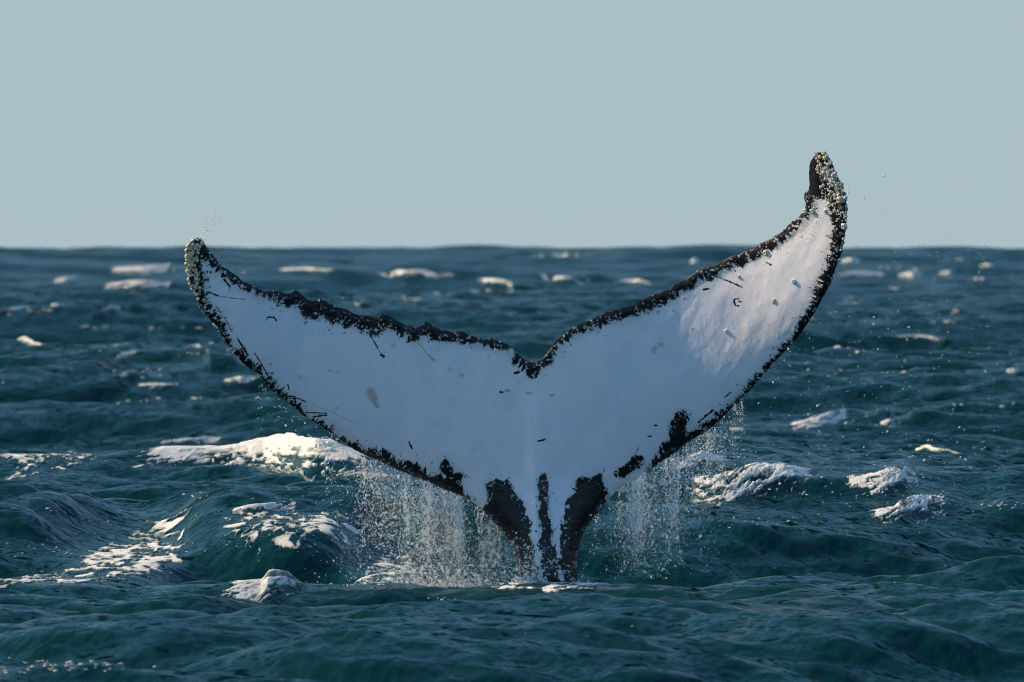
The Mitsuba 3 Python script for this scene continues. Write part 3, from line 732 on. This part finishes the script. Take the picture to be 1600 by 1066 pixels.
def curtain(key, label, px, py, Y, rad, stretch, more=[]):
    pos = at_y(px, py, Y)
    zs = sea(pos[:, 0], pos[:, 1], 0.06)
    ok = pos[:, 2] > zs + 0.01
    scene[key] = mikit.ply(trimesh.util.concatenate([drops(pos[ok], rad[ok], stretch[ok]), *more]), 'droplet_material', smooth=True)
    labels[key] = {'label': label, 'category': 'spray', 'kind': 'stuff'}


def strings(n, cols, edge, foot, count, spread):
    """Drops in many thin strings that hang from the fluke's edge: x, y in 1/1600."""
    w = np.array([c[2] for c in cols]) / sum(c[2] for c in cols)
    k = rng.choice(len(cols), count, p=w)
    sx0 = np.array([c[0] for c in cols])[k] + rng.normal(0, 1, count) * np.array([c[1] for c in cols])[k]
    sw, sl, wt = rng.uniform(0.8, spread, count), np.array([c[3] for c in cols])[k] * rng.uniform(0.5, 1.15, count), rng.lognormal(0, 0.8, count)
    j = rng.choice(count, n, p=wt / wt.sum())
    top = np.interp(sx0[j], edge[:, 0], edge[:, 1])
    t = rng.beta(1.05, 1.15, n) * np.minimum(sl[j], 1.0)
    y = top + t * (foot + rng.normal(0, 3, n) - top)
    x = sx0[j] + sw[j] * rng.normal(0, 1, n) * (0.5 + 2.2 * t) + 5 * np.sin(7 * t + j) * t
    return x, y, rng.normal(0, 0.14, count)[j] + rng.normal(0, 0.05, n)


edge_l = np.array(LEAD_L); edge_r = np.array(LEAD_R)  # both run outwards from the stock or the tip
def spray(key, label, n, cols, edge, foot, count):
    a_, b_ = strings(n // 2, cols, edge, foot, count, 6.0), strings(n // 2, cols, edge, foot, 40, 22.0)
    x, y, Y = (np.concatenate([p, q_]) for p, q_ in zip(a_, b_))
    inside_ = shapely.contains_xy(poly.buffer(-1), x, y)
    Y = np.where(inside_, Y + 0.12, Y)
    r = SC * np.exp(rng.normal(-0.5, 0.5, len(x))) * 0.62
    # thin threads of water that have not broken into drops yet
    fil = []
    for _ in range(count // 2):
        j = int(rng.integers(len(x) // 2))
        top = np.interp(x[j], edge[:, 0], edge[:, 1])
        y0_ = top - 1 + (foot - top) * rng.choice([0.0, rng.uniform(0, 0.6)])
        ln = rng.uniform(8, 60) * (0.4 + 0.6 * rng.random())
        m_ = 14
        t = np.linspace(0, 1, m_)
        xs = x[j] + np.cumsum(rng.normal(0, 0.55, m_)) + 2 * np.sin(5 * t + j)
        pts = at_y(xs, np.minimum(y0_ + ln * t, foot), Y[j])
        rad = SC * rng.uniform(0.2, 0.5) * (0.5 + n2(t * 9, t * 0 + j, 4, 2)) * np.sin(np.pi * np.clip(t * 0.92 + 0.06, 0, 1)) ** 0.5
        th_ = np.arange(5) / 5 * 2 * np.pi
        v = pts[:, None] + rad[:, None, None] * np.stack([np.cos(th_), np.sin(th_), 0 * th_], -1)[None]
        a_i, b_i = np.meshgrid(np.arange(m_ - 1), np.arange(5), indexing='ij')
        q_ = np.stack([a_i * 5 + b_i, a_i * 5 + (b_i + 1) % 5, (a_i + 1) * 5 + (b_i + 1) % 5, (a_i + 1) * 5 + b_i], -1).reshape(-1, 4)
        fil.append(trimesh.Trimesh(v.reshape(-1, 3), np.vstack([q_[:, [0, 1, 2]], q_[:, [0, 2, 3]]]), process=False))
    curtain(key, label, x, y, Y, np.minimum(r, 1.35 * SC), rng.uniform(0.9, 2.6, len(x)), fil)


spray('falling_spray', 'curtain of falling water drops under the left fluke', 16000,
      [(590, 22, 0.8, 0.9), (635, 16, 1.5, 1.0), (668, 9, 2.2, 1.0), (700, 14, 2.8, 1.0), (735, 18, 1.5, 1.0), (680, 60, 3.0, 1.0), (775, 16, 0.7, 1.0), (560, 20, 0.4, 0.5)], edge_l[10:], 922, 150)
spray('falling_spray_001', 'curtain of falling water drops under the right fluke', 13000,
      [(985, 10, 1.4, 1.0), (1005, 8, 1.5, 1.0), (1022, 20, 2.0, 1.0), (1045, 16, 1.2, 0.9), (1000, 36, 1.0, 1.0), (1080, 28, 0.9, 0.75), (1125, 25, 0.4, 0.5), (1160, 10, 0.10, 0.3), (1180, 8, 0.08, 0.22)], edge_r[:24], 904, 130)
n = 700
k = rng.uniform(0, 1, n)
x = np.where(k < 0.75, rng.normal(1420, 95, n), rng.uniform(1180, 1330, n))
y = np.where(k < 0.75, rng.uniform(255, 800, n), rng.uniform(480, 720, n))
curtain('drifting_drops', 'fine scattered drops drifting in the air right of the right fluke', x, y, rng.normal(0.3, 0.4, n), SC * np.exp(rng.normal(-0.25, 0.4, n)) * 0.78, rng.uniform(0.8, 1.5, n))
n = 70
t = rng.uniform(0, 1, n) ** 1.3
x, y = 318 + 16 * t + rng.normal(0, 3.0 + 3 * t, n), 376 - 42 * t + rng.normal(0, 4, n)
curtain('drifting_drops_001', 'small jet of drops flung up from the left fluke tip', x, y, rng.normal(-0.3, 0.1, n), SC * np.exp(rng.normal(-0.1, 0.35, n)) * 0.95, rng.uniform(0.8, 1.6, n))
n = 130
x = rng.uniform(395, 560, n)
y = np.interp(x, edge_l[10:, 0], edge_l[10:, 1]) + 6 + rng.exponential(55, n)
curtain('drifting_drops_002', 'scattered drops in front of the dark water left of the tail', x, y, rng.normal(0.0, 0.2, n), SC * np.exp(rng.normal(-0.2, 0.35, n)) * 0.95, rng.uniform(0.8, 1.6, n))
n = 900
x, y = rng.uniform(795, 925, n), 915 - rng.exponential(22, n)
k = rng.uniform(0, 1, n) < 0.75
x = np.where(k, rng.normal(828, 14, n), x)
curtain('splash_drops', 'glittering drops at the foot of the tail stock', x, y, rng.uniform(-0.45, -0.30, n), SC * np.exp(rng.normal(-0.1, 0.4, n)), rng.uniform(0.7, 1.4, n))
n = 2600
x, y = rng.normal(690, 62, n), 918 - rng.exponential(17, n)
curtain('splash_drops_001', 'low splash of drops where the left falling spray meets the sea', x, y, rng.normal(0.0, 0.25, n), SC * np.exp(rng.normal(-0.3, 0.5, n)) * 0.8, rng.uniform(0.8, 1.6, n))
